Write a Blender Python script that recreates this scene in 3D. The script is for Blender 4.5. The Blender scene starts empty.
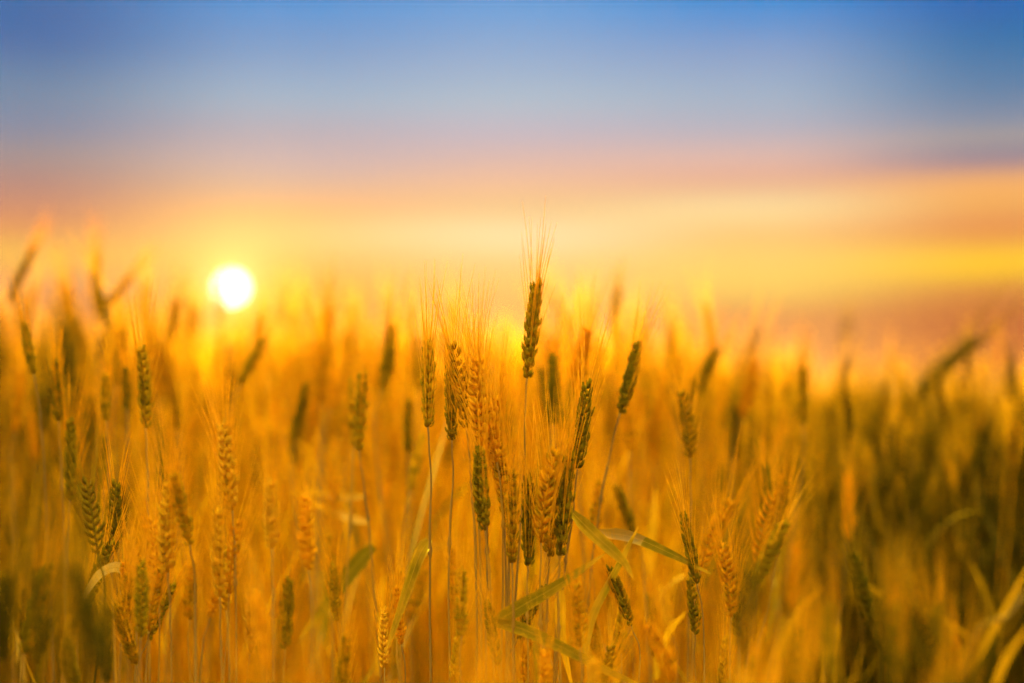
import bpy, math, random
import numpy as np
from mathutils import Vector, Matrix, Quaternion

R = math.radians
rng = random.Random(11)
scene = bpy.context.scene
col = scene.collection

# ------------------------------------------------------------------ camera numbers
LENS = 60.0
HAZE = 0.0012
CAM_Z = 0.915
HORIZON = 392.0
K = 36.0 / LENS / 1024.0                 # metres per pixel per metre of distance
PITCH = math.atan((HORIZON - 341.5) * K)


def P(px, py, d):
    """a point d metres into the field, seen at that place in the photograph"""
    return Vector(((px - 512) * K * d, d, CAM_Z + (HORIZON - py) * K * d))


def px_of(v):
    return 512 + v.x / v.y / K, HORIZON - (v.z - CAM_Z) / v.y / K


def smooth(a, b, x):
    t = min(1, max(0, (x - a) / (b - a)))
    return t * t * (3 - 2 * t)


def ground_z(x, y):
    side = 1 - smooth(.02, .26, x / max(y, .5))              # the field swells a little on the sun's side
    z = (.01 + .06 * side) * smooth(1.9, 5, y) - .30 * smooth(5, 22, y) + 0.30 * smooth(28, 62, y) - 2.0 * smooth(66, 160, y)
    z += 0.012 * math.sin(x * 1.7 + y * .6) + 0.008 * math.sin(y * 2.3 - x)
    return z


# ------------------------------------------------------------------ materials
def srgb(r, g, b):
    f = lambda c: (c / 255 / 12.92) if c / 255 <= .04045 else ((c / 255 + .055) / 1.055) ** 2.4
    return (f(r), f(g), f(b), 1)


class NT:
    def __init__(self, tree):
        self.t = tree
        tree.nodes.clear()

    def n(self, kind, **kw):
        nd = self.t.nodes.new(kind)
        for k, v in kw.items():
            if k == 'inp':
                for i, val in v.items():
                    if hasattr(val, 'is_output'):
                        self.t.links.new(val, nd.inputs[i])
                    else:
                        nd.inputs[i].default_value = val
            else:
                setattr(nd, k, v)
        return nd

    def m(self, op, a, b=None, c=None):
        nd = self.n('ShaderNodeMath', operation=op)
        for i, v in enumerate((a, b, c)):
            if v is None:
                continue
            if hasattr(v, 'is_output'):
                self.t.links.new(v, nd.inputs[i])
            else:
                nd.inputs[i].default_value = v
        return nd.outputs[0]

    def ramp(self, fac, stops, interp='LINEAR'):
        nd = self.n('ShaderNodeValToRGB')
        cr = nd.color_ramp
        cr.interpolation = interp
        while len(cr.elements) < len(stops):
            cr.elements.new(.5)
        for e, (p, c) in zip(cr.elements, stops):
            e.position = p
            e.color = c
        self.t.links.new(fac, nd.inputs[0])
        return nd.outputs[0]

    def mix(self, fac, a, b, blend='MIX'):
        nd = self.n('ShaderNodeMix', data_type='RGBA', blend_type=blend)
        for i, v in ((0, fac), (6, a), (7, b)):
            if hasattr(v, 'is_output'):
                self.t.links.new(v, nd.inputs[i])
            else:
                nd.inputs[i].default_value = v
        return nd.outputs[2]


def plant_material(name, colours, trans=.5, gloss=.08, rough=.35, per_object=True, noise_scale=160, streak=None, mottle=1.0):
    """colours: stops of one tint ramp. Diffuse + translucent + a thin gloss."""
    mat = bpy.data.materials.new(name)
    mat.use_nodes = True
    t = NT(mat.node_tree)
    if per_object:
        tint = t.n('ShaderNodeObjectInfo').outputs['Random']
    else:
        tint = t.n('ShaderNodeAttribute', attribute_name='tint').outputs['Fac']
    tc = t.n('ShaderNodeTexCoord').outputs['Object']
    mp = t.n('ShaderNodeMapping', inp={0: tc})
    mp.inputs['Scale'].default_value = streak or (1, 1, 1)
    nz = t.n('ShaderNodeTexNoise', inp={'Vector': mp.outputs[0], 'Scale': noise_scale, 'Detail': 3.0}).outputs[0]
    nb = t.n('ShaderNodeTexNoise', inp={'Vector': tc, 'Scale': noise_scale * .35, 'Detail': 1.0}).outputs[0]
    f = t.m('ADD', t.m('ADD', t.m('MULTIPLY', tint, 1 - .25 * mottle), .12 * mottle), t.m('ADD', t.m('MULTIPLY', t.m('SUBTRACT', nz, .5), .9 * mottle), t.m('MULTIPLY', t.m('SUBTRACT', nb, .5), 1.1 * mottle)))
    c = t.ramp(f, colours)
    c = t.mix(1.0, c, t.ramp(nz, [(.3, (.78, .78, .78, 1)), (.7, (1.12, 1.12, 1.12, 1))]), 'MULTIPLY')
    df = t.n('ShaderNodeBsdfDiffuse', inp={0: c})
    tr = t.n('ShaderNodeBsdfTranslucent', inp={0: c})
    mx = t.n('ShaderNodeMixShader', inp={0: trans, 1: df.outputs[0], 2: tr.outputs[0]})
    gl = t.n('ShaderNodeBsdfGlossy', inp={'Color': (.9, .74, .42, 1), 'Roughness': rough})
    fr = t.n('ShaderNodeFresnel', inp={0: 1.4})
    fm = t.m('ADD', t.m('MULTIPLY', fr.outputs[0], gloss * 1.6), gloss * .12)
    mx2 = t.n('ShaderNodeMixShader', inp={0: fm, 1: mx.outputs[0], 2: gl.outputs[0]})
    out = t.n('ShaderNodeOutputMaterial', inp={0: mx2.outputs[0]})
    return mat


def L(*rgb):
    return (*rgb, 1)


GREEN = [(0, L(.17, .16, .012)), (.4, L(.33, .28, .018)), (.7, L(.54, .40, .024)), (1, L(.76, .54, .04))]
GOLD = [(0, L(.26, .19, .012)), (.3, L(.52, .33, .010)), (.6, L(.74, .42, .014)), (1, L(.85, .54, .04))]
STRAW = [(0, L(.36, .25, .018)), (.4, L(.62, .39, .03)), (1, L(.84, .56, .08))]
M = {}
M['ear_green'] = plant_material('unripe_ear', GREEN, .58, .1, .45)
M['ear_gold'] = plant_material('ripe_ear', GOLD, .5, .1, .45)
M['ear_dusky'] = plant_material('shade_tinted_unripe_ear', [(0, L(.045, .05, .005)), (.5, L(.09, .085, .008)), (1, L(.22, .16, .016))], .3, .08, .45)  # dusky ear, awns and stem: unripe green darkened to stand for shade
M['beard_dusky'] = plant_material('shade_tinted_green_awns', [(0, L(.20, .16, .012)), (1, L(.46, .32, .02))], .45, .1, .35)
M['stem_dusky'] = plant_material('shade_tinted_green_stem', [(0, L(.04, .045, .006)), (1, L(.11, .09, .012))], .3, .2, .35, noise_scale=60, streak=(1, 1, .12))
M['ear_straw'] = plant_material('bleached_ear', STRAW, .36, .1, .45)
M['beard'] = plant_material('awns', [(0, L(.84, .52, .02)), (1, L(.92, .64, .06))], .6, .15, .3)
M['stem'] = plant_material('stem', [(0, L(.17, .125, .10)), (.5, L(.27, .19, .12)), (1, L(.46, .29, .06))], .25, .6, .3,
                           noise_scale=60, streak=(1, 1, .12))


def leaf_material(name, fresh, dry, dryness, trans, gloss):
    """veined blade: fine lines along it, blotches, a paler midrib, dried edges and tip"""
    mat = bpy.data.materials.new(name)
    mat.use_nodes = True
    t = NT(mat.node_tree)
    rnd = t.n('ShaderNodeObjectInfo').outputs['Random']
    uv = t.n('ShaderNodeUVMap', uv_map='blade').outputs[0]
    u, v, _ = t.n('ShaderNodeSeparateXYZ', inp={0: uv}).outputs
    tc = t.n('ShaderNodeTexCoord').outputs['Object']
    veins = t.n('ShaderNodeTexNoise', inp={'Vector': t.n('ShaderNodeCombineXYZ', inp={0: t.m('MULTIPLY', u, 1.5), 1: t.m('MULTIPLY', v, 26.0), 2: t.m('MULTIPLY', rnd, 50.0)}).outputs[0],
                                             'Scale': 1.0, 'Detail': 2.0}).outputs[0]
    blot = t.n('ShaderNodeTexNoise', inp={'Vector': tc, 'Scale': 55.0, 'Detail': 4.0}).outputs[0]
    edge = t.m('MULTIPLY', t.m('ABSOLUTE', t.m('SUBTRACT', v, .5)), 2.0)
    d = t.m('ADD', t.m('MULTIPLY', t.m('POWER', u, 4.0), .8), t.m('MULTIPLY', t.m('POWER', edge, 5.0), .35))
    d = t.m('ADD', t.m('ADD', d, dryness), t.m('MULTIPLY', t.m('SUBTRACT', blot, .5), 1.5))
    d = t.m('ADD', d, t.m('MULTIPLY', t.m('SUBTRACT', rnd, .5), .4))
    c = t.mix(t.n('ShaderNodeClamp', inp={0: d}).outputs[0], fresh, dry)
    c = t.mix(1.0, c, t.ramp(veins, [(.3, L(.66, .66, .66)), (.7, L(1.15, 1.15, 1.15))]), 'MULTIPLY')
    rib = t.n('ShaderNodeMapRange', inp={0: edge, 1: .10, 2: .0}).outputs[0]
    c = t.mix(t.m('MULTIPLY', rib, .6), c, L(.55, .42, .10))
    bp = t.n('ShaderNodeBump', inp={'Strength': .35, 'Distance': .0006, 'Height': veins})
    df = t.n('ShaderNodeBsdfDiffuse', inp={0: c, 'Normal': bp.outputs[0]})
    tr = t.n('ShaderNodeBsdfTranslucent', inp={0: c})
    mx = t.n('ShaderNodeMixShader', inp={0: trans, 1: df.outputs[0], 2: tr.outputs[0]})
    gl = t.n('ShaderNodeBsdfGlossy', inp={'Color': L(.9, .76, .46), 'Roughness': .4, 'Normal': bp.outputs[0]})
    fr = t.n('ShaderNodeFresnel', inp={0: 1.4})
    mx2 = t.n('ShaderNodeMixShader', inp={0: t.m('MULTIPLY', fr.outputs[0], gloss), 1: mx.outputs[0], 2: gl.outputs[0]})
    t.n('ShaderNodeOutputMaterial', inp={0: mx2.outputs[0]})
    return mat


M['leaf_green'] = leaf_material('green_leaf', L(.17, .16, .014), L(.62, .40, .04), .05, .55, .5)
M['leaf_dusky'] = leaf_material('shade_tinted_leaf', L(.04, .045, .005), L(.20, .13, .012), -.1, .4, .2)  # green blade, its colour darkened to stand for shade
M['leaf_gold'] = leaf_material('dry_leaf', L(.50, .34, .015), L(.86, .54, .03), .45, .6, .3)
M['leaf_pale'] = leaf_material('pale_leaf', L(.58, .48, .36), L(.72, .60, .44), .4, .4, .5)
FIELD = [(0, L(.028, .032, .003)), (.16, L(.05, .048, .004)), (.3, L(.22, .165, .010)), (.5, L(.62, .38, .010)), (.8, L(.84, .50, .014)), (1, L(.92, .60, .04))]  # darkest stops paint the shade over the side areas
M['field'] = plant_material('standing_wheat', FIELD, .56, .06, .45, per_object=False, noise_scale=30, mottle=.35)


def soil_material():
    mat = bpy.data.materials.new('soil')
    mat.use_nodes = True
    t = NT(mat.node_tree)
    tc = t.n('ShaderNodeTexCoord').outputs['Object']
    nz = t.n('ShaderNodeTexNoise', inp={'Vector': tc, 'Scale': 9.0, 'Detail': 8.0}).outputs[0]
    c = t.ramp(nz, [(.3, L(.09, .05, .02)), (.5, L(.20, .12, .04)), (.7, L(.42, .25, .07))])
    bp = t.n('ShaderNodeBump', inp={'Strength': .6, 'Height': nz})
    b = t.n('ShaderNodeBsdfPrincipled', inp={'Base Color': c, 'Roughness': .95, 'Normal': bp.outputs[0]})
    t.n('ShaderNodeOutputMaterial', inp={0: b.outputs[0]})
    return mat


M['soil'] = soil_material()


# ------------------------------------------------------------------ mesh code
class MB:
    def __init__(self):
        self.v, self.f, self.uv = [], [], []

    def tube(self, pts, radii, sides=6, cap=True):
        n = len(pts)
        base = len(self.v)
        ref = Vector((0, 1, 0.03)).normalized()
        for i, p in enumerate(pts):
            d = (pts[min(i + 1, n - 1)] - pts[max(i - 1, 0)]).normalized()
            if abs(d.dot(ref)) > .95:
                ref = Vector((1, 0, .1)).normalized()
            a = d.cross(ref).normalized()
            b = d.cross(a)
            for k in range(sides):
                th = 2 * math.pi * k / sides
                self.v.append(p + (a * math.cos(th) + b * math.sin(th)) * radii[i])
        for i in range(n - 1):
            for k in range(sides):
                q = (k + 1) % sides
                self.f.append((base + i * sides + k, base + i * sides + q, base + (i + 1) * sides + q, base + (i + 1) * sides + k))
        if cap:
            self.f.append(tuple(base + k for k in reversed(range(sides))))
            self.f.append(tuple(base + (n - 1) * sides + k for k in range(sides)))

    def ovoid(self, base, axis, out, length, w, h, rings=5, sides=6, hook=0.0):
        """pointed seed shape; OUT is the direction its keel bulges to"""
        ax = axis.normalized()
        o = (out - ax * out.dot(ax)).normalized()
        s = ax.cross(o)
        st = len(self.v)
        prof = [(.0, .35), (.16, .78), (.38, 1.0), (.62, .86), (.82, .50), (.94, .2)] if rings >= 5 else [(.0, .4), (.35, 1.0), (.72, .62)]
        for t, r in prof:
            c = base + ax * (t * length) + o * (math.sin(t * math.pi) * h * .25 + hook * t * t)
            for k in range(sides):
                th = 2 * math.pi * k / sides
                keel = 1.18 if k == 0 else 1
                self.v.append(c + o * math.cos(th) * h * .5 * r * keel + s * math.sin(th) * w * .5 * r)
        m = len(prof)
        for i in range(m - 1):
            for k in range(sides):
                q = (k + 1) % sides
                self.f.append((st + i * sides + k, st + i * sides + q, st + (i + 1) * sides + q, st + (i + 1) * sides + k))
        self.v.append(base + ax * length + o * hook)
        tip = len(self.v) - 1
        for k in range(sides):
            self.f.append((st + (m - 1) * sides + k, st + (m - 1) * sides + (k + 1) % sides, tip))
        self.f.append(tuple(st + k for k in reversed(range(sides))))

    def blade(self, pts, width, side, fold=.25, prof=None, twist=0.0, rip=0.0):
        """a leaf blade with a folded midrib along pts; SIDE spans its width"""
        n = len(pts)
        st = len(self.v)
        for i, p in enumerate(pts):
            t = i / (n - 1)
            d = (pts[min(i + 1, n - 1)] - pts[max(i - 1, 0)]).normalized()
            s = (side - d * side.dot(d))
            s = s.normalized() if s.length > 1e-4 else d.orthogonal().normalized()
            if twist:
                s = Quaternion(d, twist * t) @ s
            nn = d.cross(s)
            w = width * .5 * (prof(t) if prof else min(1, (.45 + t * 3)) * (1 - t ** 2.2) ** .8) + .0002
            rr = rip * math.sin(i * 1.9) * w
            self.v += [p - s * w + nn * (w * fold + rr), p, p + s * w + nn * (w * fold - rr)]
            self.uv += [(t, 0), (t, .5), (t, 1)]
        for i in range(n - 1):
            a, b = st + 3 * i, st + 3 * i + 3
            self.f += [(a, a + 1, b + 1, b), (a + 1, a + 2, b + 2, b + 1)]

    def mesh(self, name, mat):
        me = bpy.data.meshes.new(name)
        me.from_pydata([tuple(p) for p in self.v], [], self.f)
        me.materials.append(mat)
        me.polygons.foreach_set('use_smooth', [True] * len(me.polygons))
        if self.uv:
            lay = me.uv_layers.new(name='blade')
            for lp in me.loops:
                lay.data[lp.index].uv = self.uv[lp.vertex_index]
        me.update()
        return me


def spline(pts, n):
    """Catmull-Rom through pts, n samples"""
    pts = [Vector(p) for p in pts]
    if len(pts) == 2:
        return [pts[0].lerp(pts[1], i / (n - 1)) for i in range(n)]
    q = [pts[0] * 2 - pts[1]] + pts + [pts[-1] * 2 - pts[-2]]
    out = []
    m = len(pts) - 1
    for i in range(n):
        u = i / (n - 1) * m
        k = min(int(u), m - 1)
        t = u - k
        a, b, c, d = q[k], q[k + 1], q[k + 2], q[k + 3]
        out.append(.5 * ((2 * b) + (c - a) * t + (2 * a - 5 * b + 4 * c - d) * t * t + (3 * b - a - 3 * c + d) * t ** 3))
    return out


EAR_L = .085


def build_ear(seed, full=True, n=20, spread=1.0, bend=0.0, awn_len=.062, awn_spread=1.0):
    """ear mesh and its beard, base at the origin, axis +Z, spikelets alternating along X"""
    r = random.Random(seed)
    e, a = MB(), MB()
    axis_pt = lambda z: Vector((bend * (z / EAR_L) ** 2 * .012, 0, z))
    if full:
        e.tube([axis_pt(z * EAR_L) for z in (0, .25, .5, .75, .97)], [.0011, .001, .0009, .0008, .0005], 5)
    for i in range(n):
        t = i / (n - 1)
        s = 1 if i % 2 else -1
        z = t * EAR_L * .88
        size = (.62 + .38 * min(1, t * 5)) * (1 - .30 * max(0, t - .6) / .4) * r.uniform(.93, 1.07)
        tilt = R(24 * spread) * (1 - .55 * t ** 3) * r.uniform(.7, 1.3)
        if i == n - 1:
            tilt = 0.0
        b = axis_pt(z) + Vector((s * .0012, 0, 0))
        d0 = Vector((s * math.sin(tilt), 0, math.cos(tilt)))
        out = Vector((s, 0, .1))
        if full:
            for g, (fan, ln, w, h) in enumerate(((-25, .0100, .0033, .0028), (25, .0100, .0033, .0028), (-10, .0128, .0034, .0032), (11, .0122, .0034, .0032), (0, .0090, .0030, .0034))):
                if r.random() < .07:
                    continue
                ln, w = ln * r.uniform(.86, 1.14), w * r.uniform(.85, 1.2)
                fr = R(fan * r.uniform(.7, 1.35) + r.uniform(-4, 4))
                d = Vector((d0.x * math.cos(fr), math.sin(fr) * .8, d0.z)).normalized()
                off = Vector((s * (.0006 if g > 1 else .0), math.sin(fr) * .0035, .0012 * (g > 1)))
                e.ovoid(b + off, d, out + Vector((0, math.sin(fr) * 2.2, 0)), ln * size, w * size, h * size, hook=-.0006 * s * 0)
                if g in (2, 3) or (g == 4 and i % 3 == 0):
                    tip = b + off + d * ln * size * .97
                    la = awn_len * r.uniform(.75, 1.15) * (.72 + .4 * t) * (.6 if t < .1 else 1)
                    sp = r.uniform(.55, 1.25) * awn_spread
                    ad = (Vector((0, 0, 1)) + Vector((s * .17 * sp, math.sin(fr) * .55 * sp + r.uniform(-.05, .05), 0)) + d * .18).normalized()
                    cv = Vector((s * r.uniform(-.002, .006), r.uniform(-.004, .004), 0)) * awn_spread
                    pts = [tip + ad * la * u + cv * u * u for u in (0, .3, .65, 1)]
                    a.tube(pts, [.00036, .00030, .00022, .00008], 3, cap=False)
        else:
            e.ovoid(b, d0, out, .0125 * size, .0092 * size, .0066 * size, rings=3, sides=5)
            tip = b + d0 * .011
            for w in (Vector((.0005, 0, 0)), Vector((.0002, .0004, 0))):
                la = awn_len * r.uniform(.8, 1.3)
                ad = (Vector((0, 0, 1)) + Vector((s * .2, r.uniform(-.2, .2), 0)) * awn_spread).normalized()
                st = len(a.v)
                a.v += [tip - w, tip + w, tip + ad * la]
                a.f.append((st, st + 1, st + 2))
    return e, a


# shared ears: three ripeness looks and one darkened as shade, several shapes of each
EARS = {'green': [], 'gold': [], 'straw': [], 'dusky': []}
for kind in EARS:
    for k in range(7):
        e, a = build_ear(100 + k * 7 + len(kind), True, rng.choice((19, 20, 21)), spread=(.75 if kind == 'green' else 1.05) * rng.uniform(.92, 1.1),
                         bend=rng.uniform(-1, 1), awn_len=rng.uniform(.054, .070), awn_spread=(.6 if kind == 'green' else .85) * rng.uniform(.85, 1.15))
        EARS[kind].append((e.mesh('ear', M['ear_' + kind]), a.mesh('beard', M['beard_dusky' if kind == 'dusky' else 'beard'])))


# ------------------------------------------------------------------ objects
def link(name, data, parent=None, matrix=None):
    o = bpy.data.objects.new(name, data)
    col.objects.link(o)
    if parent is not None:
        o.parent = parent
    if matrix is not None:
        o.matrix_local = matrix
    return o


def tag(o, label=None, cat=None, group=None, kind=None):
    for k, v in (('label', label), ('category', cat), ('group', group), ('kind', kind)):
        if v:
            o[k] = v


def copy_tree(o, parent=None):
    c = o.copy()
    col.objects.link(c)
    if parent is not None:
        c.parent = parent
    for ch in o.children:
        copy_tree(ch, c)
    return c


def ear_matrix(base, tip, twist):
    ax = (tip - base)
    q = ax.to_track_quat('Z', 'Y')
    s = ax.length / EAR_L
    return Matrix.Translation(base) @ q.to_matrix().to_4x4() @ Matrix.Rotation(twist, 4, 'Z') @ Matrix.Diagonal((s ** .6 * 1.2, s ** .6 * 1.2, s, 1))


def add_ear(root, org, base, tip, twist, kind, variant):
    em, am = EARS[kind][variant % 7]
    e = link('ear', em, root, Matrix.Translation(-org) @ ear_matrix(base, tip, twist))
    link('beard', am, e)
    return e


def add_stem(root, org, pts, r_top=.0009, r_low=.0016, mat='stem'):
    """pts run from under the ear down to the ground, world space"""
    pp = spline(pts, 64)
    n = len(pp)
    rad = []
    nd = rng.uniform(.30, .42)
    sh0 = nd - rng.uniform(.10, .16)                         # the leaf sheath wraps the stem from here down to the node
    wob = rng.uniform(0, 6)
    for i in range(n):
        t = i / (n - 1)
        r_ = r_top + (r_low - r_top) * smooth(.25, .8, t)
        if sh0 < t < nd:
            r_ *= 1.45
        if abs(t - nd) < .009:
            r_ *= 1.75
        if .03 < t < .95:
            pp[i] = pp[i] + Vector((math.sin(t * 31 + wob), math.cos(t * 23 + wob), 0)) * .0003
        rad.append(r_)
    mb = MB()
    mb.tube([p - org for p in pp], rad, 6)
    return link('stem', mb.mesh('stem', M[mat]), root)


def add_leaf(root, org, pts, width, kind, side=None, fold=.25, twist=0.0, prof=None, n=16):
    pp = spline([p - org for p in pts], n)
    if side is None:
        d = (pp[-1] - pp[0]).normalized()
        side = d.cross(Vector((0, 1, 0))).normalized()
    mb = MB()
    mb.blade(pp, width, side, fold, prof, twist, rip=.04)
    return link('leaf', mb.mesh('leaf', M['leaf_' + kind]), root)


def hero(label, tip, base, d, kind, stem=(), twist=0.3, dtip=0.0, leaves=(), variant=None, group=None):
    """one stalk whose ear runs between two places of the photograph at distance d; leaves: (pixel path, width in px, kind, side factor)"""
    tp, bp = P(*tip, d + dtip), P(*base, d)
    pts = [bp] + [P(x, y, d) for x, y in stem]
    last = pts[-1]
    if len(pts) > 1:
        dr = (pts[-1] - pts[-2]).normalized()
        sl = max(-.12, min(.12, dr.x / max(.2, -dr.z)))
    else:
        dr = (bp - tp).normalized()
        sl = max(-.10, min(.10, dr.x / max(.2, -dr.z)))
        pts.append(bp + Vector((sl * .09 * .7, 0, -.09)))
        last = pts[-1]
        sl *= .4
    gx = last.x + sl * last.z * .5
    gz = ground_z(gx, last.y)
    org = Vector((gx, last.y, gz))
    pts.append(Vector((gx * .4 + last.x * .6 + sl * .1, last.y, last.z * .5 + gz * .5)))
    pts.append(org - Vector((0, 0, .02)))
    root = link('wheat_stalk', None)
    root.empty_display_size = .02
    root.location = org
    tag(root, label, 'wheat', group or 'wheat stalks in the field')
    add_stem(root, org, pts)
    add_ear(root, org, bp, tp, twist, kind, rng.randrange(7) if variant is None else variant)
    for lf in leaves:
        path, w, k = lf[:3]
        dd = lf[3] if len(lf) > 3 else d
        fo = lf[4] if len(lf) > 4 else .25
        add_leaf(root, org, [P(x, y, dd + dz) for x, y, dz in path], w * K * dd, k, fold=fo)
    return root


# ---- the sharp cluster and its neighbours
hero('dark green wheat ear at the sharp cluster edge on a long bare purplish stem', (430, 336), (428, 427), 1.68, 'green',
     [(431, 480), (430, 560), (431, 683)], twist=.2, variant=0,
     leaves=[([(429, 540, 0), (419, 556, -.01), (404, 600, -.01), (385, 655, -.02)], 13, 'green', 1.69, .9)])
hero('tallest olive wheat ear, standing upright above all others against the yellow sky', (535, 276), (527, 378), 1.76, 'green',
     [(525, 410), (525, 445), (521, 520), (515, 600), (513, 683)], twist=.5, variant=2)
hero('slim bearded wheat ear whose curved stem carries a drooping creased leaf', (590, 378), (577, 468), 1.70, 'green',
     [(574, 500), (566, 560), (560, 610), (555, 683)], twist=1.2, variant=3,
     leaves=[([(572, 512, 0), (590, 530, -.02), (612, 550, -.03), (624, 562, -.03), (633, 578, -.03)], 13, 'green', 1.70, .45),
             ([(561, 588, .01), (560, 615, .0), (563, 645, -.01), (573, 690, -.02)], 11, 'gold', 1.69, .3)])
hero('green wheat ear leaning over a long slanting stem with a dark pointed leaf', (643, 340), (620, 413), 1.86, 'green',
     [(608, 462), (599, 510), (590, 580), (582, 683)], twist=.7, variant=1,
     leaves=[([(597, 532, 0), (630, 536, -.12), (668, 552, -.16), (712, 574, -.18)], 11, 'green', 1.84, .3),
             ([(584, 655, 0), (592, 615, -.05), (618, 565, -.1), (638, 526, -.12)], 9, 'green', 1.82, .3)])
hero('thick brownish wheat ear at mid cluster whose stalk bears two broad blades', (474, 444), (485, 530), 1.64, 'green',
     [(489, 565), (492, 615), (494, 683)], twist=.9, variant=1,
     leaves=[([(493, 623, 0), (520, 606, -.01), (560, 583, -.02), (606, 552, -.02)], 15, 'green', 1.64, .2),
             ([(493, 621, 0), (520, 627, -.01), (558, 644, -.02), (605, 668, -.03), (650, 688, -.04)], 13, 'green', 1.64, .35)])
hero('half hidden green wheat ear just beside the bunch of golden ears', (449, 362), (452, 440), 1.74, 'green',
     [(453, 480), (449, 560), (450, 683)], twist=.2, variant=3)
hero('golden bearded ear on the outer side of the golden bunch', (461, 338), (467, 428), 1.70, 'gold',
     [(471, 480), (476, 560), (477, 683)], twist=1.3, variant=0)
hero('golden bearded ear in the middle of the golden bunch', (470, 352), (482, 446), 1.67, 'gold',
     [(486, 490), (487, 560), (486, 683)], twist=.9, variant=1)
hero('golden bearded ear drooping low on the inner side of the golden bunch', (481, 374), (497, 462), 1.69, 'gold',
     [(502, 500), (503, 560), (501, 683)], twist=.5, variant=2)
hero('narrow dark side of an ear under the golden bunch', (491, 408), (506, 468), 1.73, 'green',
     [(510, 510), (508, 600), (507, 683)], twist=1.4, variant=2)
hero('plump golden ear facing forward low in the sharp cluster', (513, 467), (512, 562), 1.63, 'gold',
     [(513, 600), (514, 683)], twist=.05, variant=3)
hero('dim olive ear squeezed behind the plump golden one', (530, 472), (528, 565), 1.68, 'green',
     [(527, 600), (528, 683)], twist=.15, variant=0)
hero('pale knobbly ear with a fine beard between two olive ears', (546, 444), (541, 542), 1.66, 'gold',
     [(540, 600), (541, 683)], twist=1.3, variant=0)
hero('straight olive ear beside the stem with the creased leaf', (568, 449), (560, 555), 1.67, 'green',
     [(558, 600), (560, 683)], twist=.4, variant=2)
hero('soft green ear behind the gap between the tall ear and the slim one', (559, 352), (552, 424), 2.0, 'green', [(549, 470), (545, 560)], twist=.8)
hero('small pale ear low beside the long purplish bare stem', (451, 545), (457, 606), 1.82, 'gold', [(459, 640), (460, 683)], twist=.4)

hero('fine golden ear filling the back of the golden bunch', (476, 348), (477, 432), 1.78, 'gold', [(478, 480), (480, 560)], twist=.3, variant=3)
hero('slanted golden ear at the foot of the golden bunch, crossing a dark stem', (489, 392), (500, 482), 1.72, 'gold', [(504, 520), (506, 600)], twist=1.2, variant=1)
hero('loose golden ear peeping between the plump golden ear and the thick brownish one', (503, 436), (508, 522), 1.70, 'gold', [(509, 560), (509, 683)], twist=.8, variant=2)
hero('bleached ear hiding behind the straight olive ear', (554, 470), (549, 556), 1.74, 'gold', [(547, 600), (546, 683)], twist=.5, variant=3)
hero('slender golden ear whose beard mixes with that of the slim bearded ear', (582, 400), (566, 482), 1.76, 'gold', [(562, 520), (556, 620)], twist=.2, variant=0)

# ---- wispy tips against the sky beyond the sun
hero('wispy blurred tip leaning inward above the row of dark ears', (34, 244), (8, 300), 2.7, 'green', [(-6, 340), (-20, 420)], twist=.4)
hero('wispy blurred tip standing upright above the row of dark ears', (93, 252), (96, 312), 2.8, 'green', [(98, 350), (100, 430)], twist=.8)
hero('wispy blurred tip arching over the thin dark ear', (132, 274), (96, 318), 2.7, 'green', [(80, 350), (70, 430)], twist=.3)
hero('wispy blurred tip between the tilted dark ear and the plump one', (64, 286), (76, 346), 2.7, 'green', [(80, 380), (84, 450)], twist=.9)
hero('wispy blurred tip close beside the sun disc', (176, 296), (166, 352), 2.7, 'green', [(162, 390), (160, 450)], twist=.9)

# ---- left of the cluster
hero('crisp bicoloured ear standing alone below the sun, grains showing', (147, 343), (146, 428), 1.86, 'green', [(148, 470), (150, 560)], twist=1.4, variant=1)
hero('dark plump ear third in the row of dark ears', (57, 356), (59, 421), 1.92, 'green', [(62, 470), (66, 560)], twist=.2)
hero('thin dark ear between the plump and the crisp ones', (103, 371), (107, 421), 1.94, 'green', [(109, 460), (112, 540)], twist=.9)
hero('tilted dark ear at the outer end of the row', (21, 320), (34, 374), 1.95, 'green', [(41, 420), (48, 520)], twist=.7)
hero('tiny faint ear tucked against the crisp bicoloured ear', (125, 366), (127, 408), 2.1, 'green', [(128, 450)], twist=.2)
hero('shadowed ear with a dark blade slanting from its stem', (77, 416), (71, 500), 1.9, 'green', [(69, 540), (68, 620)], twist=1.3,
     leaves=[([(70, 470, 0), (84, 495, 0), (96, 528, 0), (108, 560, .02)], 8, 'green', 1.9)])
hero('short shadowed ear below the thin dark one', (103, 432), (105, 486), 2.0, 'green', [(105, 530)], twist=.4)
hero('soft green ear above a pair of lit orange leaves', (361, 368), (359, 450), 1.93, 'green', [(366, 500), (374, 580)], twist=.6,
     leaves=[([(374, 545, 0), (352, 570, 0), (325, 608, 0), (300, 638, 0)], 16, 'green', 2.0),
             ([(369, 522, .0), (350, 517, .03), (325, 508, .06), (298, 496, .08)], 8, 'gold', 2.12),
             ([(366, 496, .0), (340, 497, .03), (315, 492, .06), (285, 493, .08)], 7, 'gold', 2.15)])
hero('second soft green ear overlapping the one above the orange leaves', (351, 376), (355, 446), 1.98, 'green', [(352, 490)], twist=.1)
hero('faint green ear halfway between the orange leaves and the sharp cluster', (407, 398), (408, 452), 2.2, 'green', [(409, 500)], twist=.3)
hero('faint upright ear in the glow just beyond the sun', (303, 355), (300, 412), 2.6, 'green', [(300, 460)], twist=.3)
hero('dark blurred ear bending diagonally under the sun', (266, 336), (240, 384), 2.3, 'green', [(228, 420), (222, 480)], twist=.8)
hero('knobbly straw ear with wide grains, topmost of the pale ears under the sun', (222, 418), (233, 510), 1.60, 'straw', [(236, 560), (238, 683)], twist=1.2, variant=1)
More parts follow.
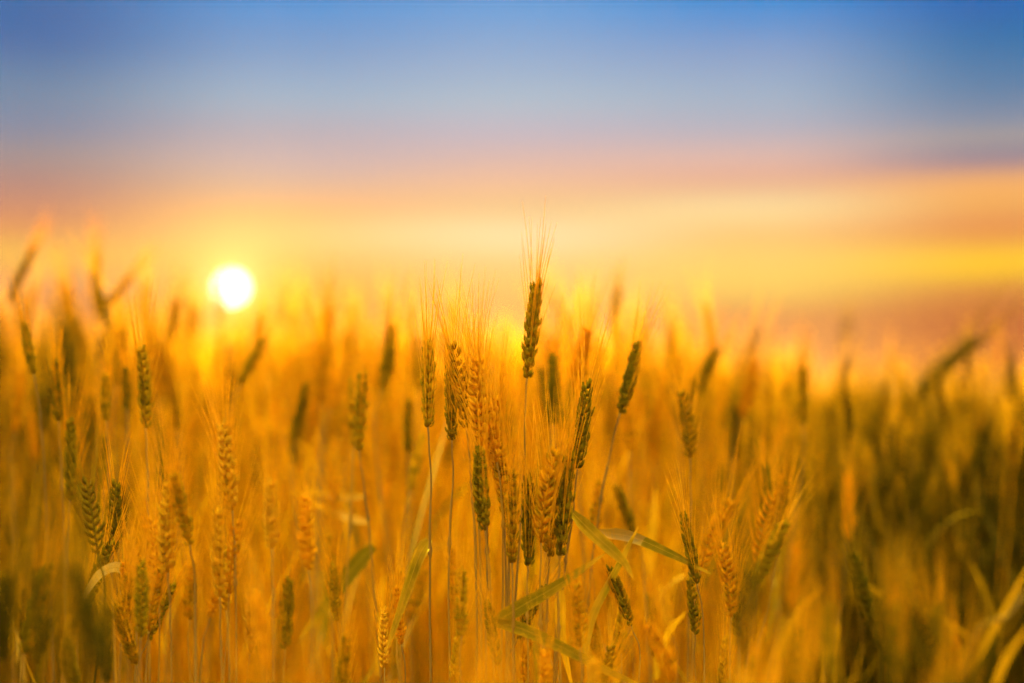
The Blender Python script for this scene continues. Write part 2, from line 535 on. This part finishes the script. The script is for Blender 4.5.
hero('straw ear with fanned beard crossing below the knobbly straw one', (219, 504), (221, 596), 1.58, 'straw', [(222, 640), (224, 700)], twist=.3, variant=2)
hero('orange straw ear with a wide criss cross beard', (163, 478), (169, 572), 1.59, 'straw', [(172, 620), (174, 700)], twist=1.0, variant=3)
hero('thin dull ear tip above the criss cross beard', (159, 438), (163, 492), 2.2, 'green', [(165, 540)], twist=1.4)
hero('washed out blurred ear beside the knobbly straw one', (268, 476), (273, 548), 1.5, 'straw', [(274, 600), (275, 690)], twist=.9)
hero('bronze ear beside the curled whitish leaf', (130, 558), (124, 622), 1.66, 'gold', [(122, 660), (121, 720)], twist=.7,
     leaves=[([(122, 600, .02), (126, 575, .01), (117, 566, 0), (100, 574, -.01), (88, 592, -.02), (78, 612, -.03)], 11, 'pale', 1.66, .2)])
hero('dark near ear leaning beside the curled whitish leaf', (47, 556), (27, 652), 1.48, 'green', [(22, 690), (20, 740)], twist=.9)
hero('low bronze ear with a spiky beard in the shade-tinted bottom corner', (80, 590), (66, 672), 1.5, 'gold', [(62, 710)], twist=.5)
hero('faint gold ear low at the near edge under the straw ears', (262, 590), (266, 668), 1.32, 'gold', [(268, 720)], twist=.7)

# ---- right of the cluster
hero('knobbly golden ear standing by itself beyond the leaning green ear', (689, 388), (690, 458), 1.92, 'gold', [(690, 510), (688, 620)], twist=1.3)
hero('tilted golden ear right over the tip of the dark pointed leaf', (724, 494), (700, 568), 1.88, 'gold', [(694, 610), (690, 683)], twist=1.2, variant=0)
hero('golden ear side on, first of a touching pair', (765, 486), (757, 566), 1.9, 'gold', [(752, 610), (744, 683)], twist=1.4)
hero('golden ear side on, second of a touching pair', (782, 476), (777, 546), 1.9, 'gold', [(768, 600), (750, 690)], twist=1.2)
hero('dark stubby ear rising at the bottom edge below the tilted golden ear', (728, 632), (719, 704), 1.78, 'green', [(717, 740)], twist=.6)
hero('dark faint ear low behind the pointed leaf', (653, 592), (652, 655), 2.2, 'green', [(652, 700)], twist=.7,
     leaves=[([(655, 678, 0), (660, 650, 0), (670, 628, -.02), (686, 610, -.03)], 9, 'gold', 2.0)])
hero('dark brown ear lying slantwise alone against the pink haze', (974, 330), (909, 404), 2.9, 'dusky', [(888, 440), (870, 500)], twist=.9)
hero('blurred ear rising against the sky just above the leaning green ear', (617, 286), (612, 340), 2.75, 'green', [(611, 380), (610, 440)], twist=.3)
hero('blurred ear over the knobbly solitary golden ear', (669, 326), (672, 382), 2.7, 'green', [(673, 420)], twist=.5)
hero('blurred green ear between the knobbly golden ear and the hazy gap', (709, 352), (704, 412), 2.7, 'green', [(702, 450)], twist=.4)
hero('golden stalk with a bright upright blade behind the pointed leaf', (657, 404), (652, 462), 2.6, 'gold', [(650, 500), (648, 600)], twist=.4,
     leaves=[([(649, 575, 0), (650, 545, 0), (654, 515, 0), (655, 486, 0)], 11, 'gold', 2.3)])
hero('near stalk crossing the dark bottom corner with two long straw blades', (1052, 500), (1040, 570), 1.3, 'gold', [(1010, 610), (960, 683)], twist=.4,
     leaves=[([(960, 683, 0), (985, 640, 0), (1010, 595, 0), (1040, 545, 0)], 6, 'gold', 1.3),
             ([(990, 690, 0), (1005, 655, 0), (1030, 620, 0)], 7, 'gold', 1.25)])
hero('stalk with a dry orange leaf sagging through the shade-tinted green patch', (852, 470), (846, 540), 2.3, 'gold', [(840, 600), (826, 660)], twist=.4,
     leaves=[([(858, 585, 0), (900, 600, 0), (950, 625, 0), (1000, 655, 0)], 6, 'gold', 2.5),
             ([(835, 620, 0), (828, 650, 0), (818, 690, 0)], 9, 'gold', 2.3)])
hero('stalk with two crossing reddish leaves at the edge of the shade-tinted green patch', (800, 540), (790, 610), 2.3, 'gold', [(775, 650), (768, 690)], twist=.4,
     leaves=[([(768, 660, 0), (785, 630, 0), (800, 606, 0), (818, 592, 0)], 6, 'gold', 2.3),
             ([(762, 672, 0), (778, 650, 0), (800, 610, 0), (822, 585, 0)], 5, 'gold', 2.3)])
N_HERO = len([o for o in scene.objects if o.parent is None and o.name.startswith('wheat_stalk')])


# ------------------------------------------------------------------ stalk prototypes, copied
def proto(kind, k):
    r = random.Random(500 + k * 13 + len(kind))
    root = link('wheat_stalk', None)
    root.empty_display_size = .02
    lean = Vector((r.uniform(-.07, .07), r.uniform(-.05, .05), 0))
    top = Vector((lean.x, lean.y, .86))
    nod = R(r.choice((3, 5, 8, 11, 15, 24)) * r.uniform(.6, 1.2))
    az = r.uniform(0, 2 * math.pi)
    edir = Vector((math.sin(nod) * math.cos(az), math.sin(nod) * math.sin(az), math.cos(nod)))
    pts = [top, top - (edir * .5 + Vector((0, 0, .5))) * .07, Vector((lean.x * .5, lean.y * .5, .5)), Vector((0, 0, .2)), Vector((0, 0, -.04))]
    add_stem(root, Vector((0, 0, 0)), pts, mat='stem_dusky' if kind == 'dusky' else 'stem')
    ln = EAR_L * r.uniform(.88, 1.08)
    add_ear(root, Vector((0, 0, 0)), top, top + edir * ln, r.uniform(0, 3.1), kind, k)
    for j in range(r.choice((1, 1, 2))):
        z0 = r.uniform(.50, .68) if j == 0 else r.uniform(.34, .5)
        a = r.uniform(0, 6.28)
        h = Vector((math.cos(a), math.sin(a), 0))
        b = Vector((lean.x * .5, lean.y * .5, 0)) * (z0 / .5 if z0 < .5 else 1) + Vector((0, 0, z0))
        ll = r.uniform(.13, .21)
        dr = r.uniform(-1.1, .0)
        path = [b, b + h * ll * .14 + Vector((0, 0, ll * .34)), b + h * ll * .34 + Vector((0, 0, ll * (.55 - .2 * dr))), b + h * ll * .52 + Vector((0, 0, ll * (.55 - .6 * dr)))]
        add_leaf(root, Vector((0, 0, 0)), path, r.uniform(.005, .0085), 'dusky' if kind == 'dusky' and r.random() < .85 else 'gold' if (kind != 'green' and r.random() < .75) or r.random() < .3 else 'green',
                 side=Vector((-h.y, h.x, 0)), twist=r.uniform(-1.5, 1.5), fold=r.uniform(.15, .5), n=14)
    return root


PROTOS = {k: [proto(k, i) for i in range(7)] for k in ('green', 'gold', 'straw', 'dusky')}
used = set()


def zone(px):
    for lim, a in ((130, 'in the row of dark ears'), (330, 'in the glow under the sun'), (430, 'between the sun and the sharp cluster'),
                   (640, 'behind the sharp cluster'), (800, 'around the solitary knobbly golden ear')):
        if px < lim:
            return a
    return 'in the shade-tinted green patch under the pink haze'


KIND_WORD = {'green': 'unripe green', 'gold': 'golden', 'straw': 'pale straw', 'dusky': 'shade-tinted green'}


def place(kind, x, y, top_z, rz, tilt=0.0, height=None):
    pr = rng.choice(PROTOS[kind])
    root = pr if pr.name not in used else copy_tree(pr)
    used.add(pr.name)
    g = ground_z(x, y)
    root.location = (x, y, g)
    s = (top_z - g) / .945
    root.rotation_euler = (tilt * rng.uniform(-1, 1), tilt * rng.uniform(-1, 1), rz)
    root.scale = (min(1.1, s * 1.0 + .05), min(1.1, s + .05), s)
    d = y
    px = 512 + x / y / K
    soft = 'heavily blurred near' if d < 1.5 else 'slightly soft' if d < 2.35 else 'blurred'
    lab = f'{height or soft} {KIND_WORD[kind]} wheat stalk {zone(px)}'
    if height:
        lab = f'low {KIND_WORD[kind]} wheat ear standing near the focus, ' + ('below the row of dark ears' if px < 130 else 'among the straw ears under the sun' if px < 330 else 'below the sharp cluster' if px < 640 else 'beside the touching golden pair')
    tag(root, lab, 'wheat', 'wheat stalks in the field')
    return root


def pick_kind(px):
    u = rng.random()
    if rng.random() < .92 * smooth(640, 930, px) + .8 * smooth(130, 40, px):  # dusky kind thickens toward both sides, painting shade there
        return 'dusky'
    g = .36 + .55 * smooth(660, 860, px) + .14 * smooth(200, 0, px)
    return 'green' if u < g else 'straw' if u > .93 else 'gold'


N_NEAR = 38
N_IND = 296 - N_HERO
n = 0
spots = []
N_LOW = 64
lows = []
while n < N_IND - N_NEAR - N_LOW:
    y = math.sqrt(rng.uniform(2.12 ** 2, 3.4 ** 2))
    px = rng.uniform(-30, 1054)
    x = (px - 512) * K * y
    if px > 790 and y < 2.95:
        continue
    if any((x - a) ** 2 + (y - b) ** 2 < .03 ** 2 for a, b in spots):
        continue
    spots.append((x, y))
    mean = .935 + .02 * smooth(420, 60, px) - .075 * smooth(650, 850, px)
    top = mean + rng.gauss(.0, .05)
    top = min(top, 1.06 - .10 * smooth(640, 800, px))
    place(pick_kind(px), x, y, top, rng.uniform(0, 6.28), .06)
    n += 1
for k in range(N_LOW):                                  # lower growth close to the focus: a tangle of thin stems and awns
    px = rng.uniform(-10, 740)
    y = rng.uniform(1.5, 2.1)
    py = rng.uniform(455, 600) if not 400 < px < 650 else rng.uniform(560, 650)
    if any((px - a) ** 2 < 13 ** 2 for a in lows[-12:]):
        px = rng.uniform(-10, 740)
        py = max(py, 560)
    lows.append(px)
    place(pick_kind(px), (px - 512) * K * y, y, CAM_Z + (HORIZON - py) * K * y, rng.uniform(0, 6.28), .05, 'low')
for k in range(N_NEAR):                                 # low, near, very soft
    px = rng.choice((rng.uniform(0, 400), rng.uniform(640, 1024), rng.uniform(0, 1024)))
    y = rng.uniform(1.0, 1.42)
    py = rng.uniform(560, 680) if px > 330 else rng.uniform(635, 685) if px > 60 else rng.uniform(480, 640)
    if 330 < px < 700:
        py = rng.uniform(640, 690)
    if 26 <= k < 36:                                      # ripe gold ears placed to brighten the foot of the sharp cluster
        px = rng.choice((rng.uniform(330, 465), rng.uniform(645, 700), rng.uniform(490, 600)))
        py = rng.uniform(650, 690) if not 470 < px < 640 else rng.uniform(678, 700)
        y = rng.uniform(1.0, 1.35)
    if k < 26:                                           # bottom corners: dusky stalks added, their dark colour stands for shade
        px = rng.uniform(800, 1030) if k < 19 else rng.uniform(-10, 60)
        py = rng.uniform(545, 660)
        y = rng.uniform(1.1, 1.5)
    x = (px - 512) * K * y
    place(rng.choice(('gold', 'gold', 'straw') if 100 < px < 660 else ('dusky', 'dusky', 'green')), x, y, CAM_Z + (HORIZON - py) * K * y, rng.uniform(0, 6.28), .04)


for plist in PROTOS.values():                           # a pattern that was never planted
    for pr in plist:
        if pr.name not in used:
            for ch in list(pr.children_recursive):
                bpy.data.objects.remove(ch)
            bpy.data.objects.remove(pr)


# ------------------------------------------------------------------ the rest of the field: one object of stuff
def tri_arrays(mb_list):
    V, F, o = [], [], 0
    for mb in mb_list:
        V += [tuple(p) for p in mb.v]
        for f in mb.f:
            for i in range(1, len(f) - 1):
                F.append((f[0] + o, f[i] + o, f[i + 1] + o))
        o += len(mb.v)
    return np.array(V, np.float32), np.array(F, np.int32)


def field_stalk(seed, level):
    r = random.Random(seed)
    lean = Vector((r.uniform(-.08, .08), r.uniform(-.05, .05), 0))
    top = Vector((lean.x, lean.y, .86))
    nod = R(r.choice((3, 6, 9, 13, 24)) * r.uniform(.6, 1.2))
    az = r.uniform(0, 6.28)
    ed = Vector((math.sin(nod) * math.cos(az), math.sin(nod) * math.sin(az), math.cos(nod)))
    st, lf = MB(), MB()
    pts = spline([top, top - (ed + Vector((0, 0, 1))) * .035, Vector((lean.x * .5, lean.y * .5, .5)), Vector((0, 0, 0))], 6 if level == 1 else 4)
    st.tube(pts, [.0011, .0012, .0014, .0016, .0018, .002][:len(pts)], 3, cap=False)
    tw = Matrix.Rotation(r.uniform(0, 3.1), 4, 'Z')
    mt = Matrix.Translation(top) @ ed.to_track_quat('Z', 'Y').to_matrix().to_4x4() @ tw
    if level == 1:
        e, a = build_ear(seed, False, 15, awn_spread=1.2)
    else:
        e, a = MB(), MB()
        e.ovoid(Vector((0, 0, 0)), Vector((0, 0, 1)), Vector((1, 0, 0)), EAR_L, .014, .011, rings=3, sides=5)
        for k in range(9):
            w = Vector((.0009, 0, 0))
            z = Vector((r.uniform(-.005, .005), r.uniform(-.004, .004), r.uniform(.02, EAR_L)))
            ad = Vector((z.x * 45, z.y * 45, 1)).normalized() * r.uniform(.05, .08)
            s0 = len(a.v)
            a.v += [z - w, z + w, z + ad]
            a.f.append((s0, s0 + 1, s0 + 2))
    for b in (e, a):
        b.v = [mt @ p for p in b.v]
    for j in range(2):
        if level == 1:                                        # a bare tiller beside the culm
            q = Vector((r.uniform(-.03, .03), r.uniform(-.03, .03), 0))
            st.tube(spline([q * 1.6 + Vector((r.uniform(-.02, .02), 0, r.uniform(.72, .9))), q * 1.2 + Vector((0, 0, .5)), q], 4), [.0009, .0013, .0016, .0018], 3, cap=False)
        if level == 1 and j == 1 and r.random() < .6:
            continue
        z0 = r.uniform(.40, .68)
        an = r.uniform(0, 6.28)
        h = Vector((math.cos(an), math.sin(an), 0))
        b = Vector((lean.x * .6, lean.y * .6, z0))
        ll = r.uniform(.12, .22)
        dr = r.uniform(-1.1, .0)
        pp = spline([b, b + h * ll * .14 + Vector((0, 0, ll * .34)), b + h * ll * .34 + Vector((0, 0, ll * (.55 - .2 * dr))), b + h * ll * .52 + Vector((0, 0, ll * (.55 - .6 * dr)))], 7 if level == 1 else 4)
        lf.blade(pp, r.uniform(.005, .009), Vector((-h.y, h.x, 0)), .3, twist=r.uniform(-1.5, 1.5))
    V, F = tri_arrays([st, e, a, lf])
    shift = np.concatenate([np.full(len(st.v), .06), np.full(len(e.v), -.06), np.full(len(a.v), .30), np.full(len(lf.v), -.02)]).astype(np.float32)
    return V, F, shift


def scatter(r, d0, d1, count, ang, grow=1.0):
    out = []
    for _ in range(count):
        y = math.sqrt(r.uniform(d0 ** 2, d1 ** 2))
        a = r.uniform(-ang, ang)
        x = y * math.tan(a)
        out.append((x, y))
    return out


def build_field():
    r = random.Random(77)
    lib1 = [field_stalk(900 + i, 1) for i in range(14)]
    lib2 = [field_stalk(950 + i, 2) for i in range(14)]
    spots = [(x, y, 1) for x, y in scatter(r, 3.3, 8, 3300, R(23))]
    spots += [(x, y, 1) for x, y in scatter(r, 2.4, 3.4, 420, R(18))]
    spots += [(x, y, 1) for x, y in scatter(r, 8, 15, 1900, R(22))]
    spots += [(x, y, 2) for x, y in scatter(r, 15, 30, 5000, R(21))]
    spots += [(x, y, 2) for x, y in scatter(r, 30, 66, 8000, R(20))]
    # the strips beside the view, where the nearer stalks carry on
    for _ in range(260):
        y = r.uniform(1.3, 3.25)
        s = r.choice((-1, 1))
        spots.append((s * y * math.tan(R(r.uniform(21, 28))), y, 1))
    VV, FF, TT, o = [], [], [], 0
    for x, y, lv in spots:
        V, F, sh = r.choice(lib1 if lv == 1 else lib2)
        px = 512 + x / y / K
        g = ground_z(x, y)
        top = .915 + r.gauss(0, .055) + (r.uniform(.05, .13) if y < 9 and r.random() < .14 else 0) + .02 * smooth(420, 60, px) - (.02 + .04 * smooth(9, 5, y)) * smooth(650, 850, px)
        top = min(top, 1.09)
        s = top / .945
        wide = 1.0 if y < 10 else 1.0 + .8 * smooth(10, 45, y)
        th = r.uniform(0, 6.28)
        c, sn = math.cos(th), math.sin(th)
        W = np.empty_like(V)
        W[:, 0] = (V[:, 0] * c - V[:, 1] * sn) * wide + x
        W[:, 1] = (V[:, 0] * sn + V[:, 1] * c) * wide + y
        W[:, 2] = V[:, 2] * s + g
        patch = math.sin(x * .55 + 1) * math.sin(y * .4) * .08
        t = .56 + r.gauss(0, .22) - .66 * smooth(650, 930, px) * smooth(40, 10, y) - .34 * smooth(190, 30, px) * smooth(14, 6, y) + .10 * smooth(300, 420, px) * smooth(720, 620, px) + patch  # tint drops toward both sides as painted shade, rises mid-field as glow
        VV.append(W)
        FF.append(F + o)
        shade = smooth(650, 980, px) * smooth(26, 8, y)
        TT.append(np.clip(np.where(sh > .2, sh + .12 * shade, sh * (1 - .85 * shade)) + t, 0, 1))  # awns lifted in tint, as if lit above the shaded stalks
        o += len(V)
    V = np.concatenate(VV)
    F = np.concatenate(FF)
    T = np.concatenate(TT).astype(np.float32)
    me = bpy.data.meshes.new('wheat_field')
    me.vertices.add(len(V))
    me.vertices.foreach_set('co', V.ravel())
    me.loops.add(len(F) * 3)
    me.loops.foreach_set('vertex_index', F.ravel())
    me.polygons.add(len(F))
    me.polygons.foreach_set('loop_start', np.arange(0, len(F) * 3, 3, dtype=np.int32))
    me.update(calc_edges=True)
    at = me.attributes.new('tint', 'FLOAT', 'POINT')
    at.data.foreach_set('value', T)
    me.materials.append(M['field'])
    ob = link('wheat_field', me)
    tag(ob, 'hazy golden mass of wheat reaching back to the horizon', 'wheat field', None, 'stuff')
    return ob


build_field()

# ------------------------------------------------------------------ ground, one sheet to the horizon
ys = [-30, -10, -3, 0, 1, 2, 2.6, 3.5, 5, 7, 9, 12, 15, 18, 24, 30, 36, 42, 48, 54, 60, 64, 68, 75, 85, 100, 130, 160, 200, 250]
xs = [-160, -120, -80, -40, -25, -16, -10, -6, -4, -2.5, -1.2, 0, 1.2, 2.5, 4, 6, 10, 16, 25, 40, 80, 120, 160]
g = MB()
for y in ys:
    for x in xs:
        g.v.append(Vector((x, y, ground_z(x, y) - (.02 if y < 60 else 0))))
for j in range(len(ys) - 1):
    for i in range(len(xs) - 1):
        a = j * len(xs) + i
        g.f.append((a, a + 1, a + len(xs) + 1, a + len(xs)))
tag(link('ground', g.mesh('ground', M['soil'])), kind='structure')

# ------------------------------------------------------------------ sun and sky
SUN_PX, SUN_PY = 231, 289
sun_az = math.atan((SUN_PX - 512) * K)                      # to the right is positive
sun_el = math.atan((HORIZON - SUN_PY) * K)
sdir = Vector((math.sin(sun_az) * math.cos(sun_el), math.cos(sun_az) * math.cos(sun_el), math.sin(sun_el)))

sl = bpy.data.lights.new('sun', 'SUN')
sl.energy = 2.0
sl.angle = R(.53)
sl.color = (1.0, .52, .05)
so = link('sun', sl)
so.rotation_euler = (-sdir).to_track_quat('-Z', 'Y').to_euler()
so.location = (0, 0, 30)

world = bpy.data.worlds.new('World')
scene.world = world
world.use_nodes = True
t = NT(world.node_tree)
gen = t.n('ShaderNodeTexCoord').outputs['Generated']
sep = t.n('ShaderNodeSeparateXYZ', inp={0: gen})
X, Y, Z = sep.outputs
az = t.m('MULTIPLY', t.m('ARCTAN2', X, Y), 180 / math.pi)   # degrees to the right of the view
el = t.m('MULTIPLY', t.m('ARCSINE', Z), 180 / math.pi)
cv = t.n('ShaderNodeCombineXYZ', inp={0: t.m('MULTIPLY', az, .075), 1: t.m('ADD', t.m('MULTIPLY', el, .6), t.m('MULTIPLY', az, -.05)), 2: 3.7}).outputs[0]
nz = t.n('ShaderNodeTexNoise', inp={'Vector': cv, 'Scale': 1.0, 'Detail': 3.0, 'Roughness': .5}).outputs[0]
eld = t.m('ADD', el, t.m('MULTIPLY', t.m('SUBTRACT', nz, .5), .4))
E0, ES = -2.0, 16.0
fac = t.m('DIVIDE', t.m('SUBTRACT', eld, E0), ES)


def stops(rows):
    """(height in the photograph, display-linear colour) rows to ramp stops"""
    out = []
    for y, c in sorted(rows, key=lambda r_: -r_[0]):
        e = math.degrees(math.atan((HORIZON - y) * K))
        out.append(((e - E0) / ES, (*c, 1)))
    return out


# SKYROWS
LEFT = [(-60, (0.0, 0.0941, 0.2866)), (4, (0.0, 0.1254, 0.3822)), (50, (0.0, 0.1282, 0.3791)), (100, (0.1092, 0.215, 0.3721)), (135, (0.1581, 0.2172, 0.3536)), (165, (0.2929, 0.2371, 0.2669)), (185, (0.365, 0.2056, 0.2078)), (210, (0.5, 0.2114, 0.1507)), (235, (0.6787, 0.2596, 0.0986)), (260, (0.8083, 0.4529, 0.0792)), (290, (0.5175, 0.2094, 0.1246)), (320, (0.3487, 0.1325, 0.0819)), (348, (0.3487, 0.1325, 0.0819))]
INNERLEFT = [(-60, (0.0347, 0.2, 0.4798)), (4, (0.0462, 0.2666, 0.6397)), (50, (0.1602, 0.3161, 0.578)), (100, (0.2964, 0.4199, 0.5673)), (135, (0.4141, 0.3802, 0.4649)), (165, (0.5531, 0.4036, 0.4146)), (185, (0.6593, 0.4114, 0.3092)), (210, (0.9431, 0.4518, 0.1886)), (235, (0.9431, 0.5484, 0.1974)), (260, (0.9431, 0.4826, 0.1466)), (290, (0.9431, 0.3435, 0.0587)), (320, (0.9431, 0.226, 0.0476)), (348, (0.9431, 0.226, 0.0476))]
INNERRIGHT = [(-60, (0.0134, 0.1858, 0.4848)), (4, (0.0179, 0.2477, 0.6464)), (50, (0.2087, 0.3332, 0.5827)), (100, (0.3277, 0.4292, 0.5641)), (135, (0.4527, 0.4266, 0.5031)), (165, (0.7073, 0.4429, 0.3715)), (185, (0.7473, 0.3829, 0.2518)), (210, (0.912, 0.6954, 0.3344)), (235, (0.9431, 0.5323, 0.1817)), (260, (0.9431, 0.6144, 0.1511)), (290, (0.8864, 0.5724, 0.1173)), (314, (0.7056, 0.2879, 0.0899)), (348, (0.7056, 0.2879, 0.0899))]
MID = [(-60, (0.0805, 0.243, 0.5059)), (4, (0.1074, 0.324, 0.6745)), (50, (0.2453, 0.3866, 0.6163)), (100, (0.3837, 0.4852, 0.5932)), (135, (0.502, 0.444, 0.5246)), (165, (0.6637, 0.4442, 0.3835)), (185, (0.8432, 0.4908, 0.2941)), (210, (0.8312, 0.5307, 0.2429)), (235, (0.9431, 0.7529, 0.4274)), (260, (0.9431, 0.6139, 0.2322)), (290, (0.8864, 0.5276, 0.1386)), (320, (0.7182, 0.3504, 0.1264)), (348, (0.7182, 0.3504, 0.1264))]
RIGHT = [(-60, (0.0, 0.091, 0.3349)), (4, (0.0, 0.1214, 0.4465)), (50, (0.0126, 0.1613, 0.4014)), (100, (0.1107, 0.2157, 0.3797)), (135, (0.2459, 0.2761, 0.3649)), (150, (0.4364, 0.3437, 0.2856)), (165, (0.1388, 0.1581, 0.3201)), (187, (0.9211, 0.4229, 0.1369)), (210, (0.8587, 0.4063, 0.1026)), (235, (0.7387, 0.2461, 0.0801)), (268, (1.0415, 0.6334, 0.0196)), (290, (0.666, 0.2504, 0.0512)), (320, (0.4861, 0.1209, 0.0388)), (348, (0.4861, 0.1209, 0.0388))]
# five columns of the evening sky, blended round the horizon
sky = t.ramp(fac, stops(LEFT))
for rows, a0, a1 in ((INNERLEFT, -15.9, -7.6), (MID, -7.6, .1), (INNERRIGHT, .1, 8.2), (RIGHT, 8.2, 16.0)):
    w = t.n('ShaderNodeMapRange', interpolation_type='SMOOTHSTEP', inp={0: az, 1: a0, 2: a1}).outputs[0]
    sky = t.mix(w, sky, t.ramp(fac, stops(rows)))
# one long streak of cloud lit cream, climbing from the sun to the right, and a fainter pink one above it
def streak(base, slope, width, colour, amount, a0, a1):
    line = t.m('ADD', t.m('MULTIPLY', az, slope), base)
    dd = t.m('DIVIDE', t.m('SUBTRACT', eld, line), width)
    gss = t.m('POWER', 2.718, t.m('MULTIPLY', t.m('MULTIPLY', dd, dd), -1.0))
    fade = t.n('ShaderNodeMapRange', interpolation_type='SMOOTHSTEP', inp={0: az, 1: a0, 2: a1}).outputs[0]
    fade = t.m('MULTIPLY', fade, t.n('ShaderNodeMapRange', interpolation_type='SMOOTHSTEP', inp={0: az, 1: 15.0, 2: 5.0}).outputs[0])
    return t.mix(t.m('MULTIPLY', t.m('MULTIPLY', gss, fade), amount), sky, srgb(*colour))


sky = streak(5.6, .065, .36, (254, 222, 150), .3, -11.0, -3.0)
sky = streak(7.6, .03, .6, (238, 186, 165), .22, -6.0, 2.0)
# above the photograph: deepening blue; behind: the dim mauve of the far side
up = t.n('ShaderNodeMapRange', interpolation_type='SMOOTHSTEP', inp={0: el, 1: 12.0, 2: 60.0}).outputs[0]
sky = t.mix(up, sky, L(.10, .20, .42))
# made-up gold cloud overhead, out of view, added as warm fill on the field
fill_deck = t.n('ShaderNodeMapRange', interpolation_type='SMOOTHSTEP', inp={0: el, 1: 22.0, 2: 48.0}).outputs[0]
dn = t.n('ShaderNodeTexNoise', inp={'Vector': gen, 'Scale': 3.0, 'Detail': 5.0}).outputs[0]
sky = t.mix(fill_deck, sky, t.ramp(dn, [(.3, L(5.6, 3.75, .11)), (.7, L(8.6, 5.8, .24))]))
# aureole and disc of the sun
dp = t.n('ShaderNodeVectorMath', operation='DOT_PRODUCT', inp={0: gen, 1: sdir})
ang = t.m('MULTIPLY', t.m('ARCCOSINE', t.m('MINIMUM', dp.outputs['Value'], .9999999)), 180 / math.pi)
g1 = t.m('POWER', 2.718, t.m('MULTIPLY', ang, -1 / 1.7))
g2 = t.m('POWER', 2.718, t.m('MULTIPLY', ang, -1 / 5.0))
glow = t.mix(1.0, t.mix(g1, L(0, 0, 0), L(.36, .32, .0)), t.mix(g2, L(0, 0, 0), L(.03, .02, .0)), 'ADD')
sky = t.mix(1.0, sky, glow, 'ADD')
g0 = t.m('POWER', 2.718, t.m('MULTIPLY', ang, -1 / .55))
sky = t.mix(1.0, sky, t.mix(g0, L(0, 0, 0), L(1.1, .9, .45)), 'ADD')
disc = t.n('ShaderNodeMapRange', interpolation_type='SMOOTHSTEP', inp={0: ang, 1: .37, 2: .31}).outputs[0]
sky = t.mix(1.0, sky, t.mix(disc, L(0, 0, 0), L(14, 12, 9)), 'ADD')
nish = t.n('ShaderNodeTexSky', sky_type='NISHITA', sun_disc=False, sun_elevation=sun_el, sun_rotation=sun_az)
b1 = t.n('ShaderNodeBackground', inp={0: nish.outputs[0], 1: .05})
b2 = t.n('ShaderNodeBackground', inp={0: sky, 1: .0885})
mx = t.n('ShaderNodeMixShader', inp={0: .994, 1: b1.outputs[0], 2: b2.outputs[0]})
t.n('ShaderNodeOutputWorld', inp={0: mx.outputs[0]})
world.cycles.sampling_method = 'MANUAL'
world.cycles.sample_map_resolution = 1024

# ------------------------------------------------------------------ evening haze over the field
hz = MB()
hx, hy0, hy1, hz0, hz1 = 165, -35, 255, -3.2, 1.33
for z in (hz0, hz1):
    for x, y in ((-hx, hy0), (hx, hy0), (hx, hy1), (-hx, hy1)):
        hz.v.append(Vector((x, y, z)))
hz.f = [(3, 2, 1, 0), (4, 5, 6, 7), (0, 1, 5, 4), (1, 2, 6, 5), (2, 3, 7, 6), (3, 0, 4, 7)]
hm = bpy.data.materials.new('haze')
hm.use_nodes = True
t = NT(hm.node_tree)
pv = t.n('ShaderNodeVolumePrincipled', inp={'Color': L(.98, .80, .62), 'Density': HAZE, 'Anisotropy': .78})
t.n('ShaderNodeOutputMaterial', inp={'Volume': pv.outputs[0]})
ho = link('haze', hz.mesh('haze', hm))
tag(ho, 'thin golden evening haze over the field', kind='stuff')

# ------------------------------------------------------------------ camera and render
cam = bpy.data.cameras.new('camera')
cam.lens = LENS
cam.sensor_width = 36
cam.clip_start = .05
cam.clip_end = 4000
cam.dof.use_dof = True
cam.dof.focus_distance = 1.70
cam.dof.aperture_fstop = 1.75
co = link('camera', cam)
co.location = (0, 0, CAM_Z)
co.rotation_euler = (math.pi / 2 + PITCH, 0, 0)
scene.camera = co

scene.view_settings.view_transform = 'Standard'
scene.view_settings.look = 'None'
scene.view_settings.exposure = 3.5
scene.view_settings.gamma = 1.0
scene.view_settings.use_curve_mapping = False
cy = scene.cycles
cy.use_denoising = True
cy.denoiser = 'OPENIMAGEDENOISE'
cy.denoising_prefilter = 'FAST'
cy.use_adaptive_sampling = False
cy.max_bounces = 8
cy.diffuse_bounces = 6
cy.transmission_bounces = 6
cy.glossy_bounces = 2
cy.sample_clamp_indirect = .5
cy.sample_clamp_direct = .7
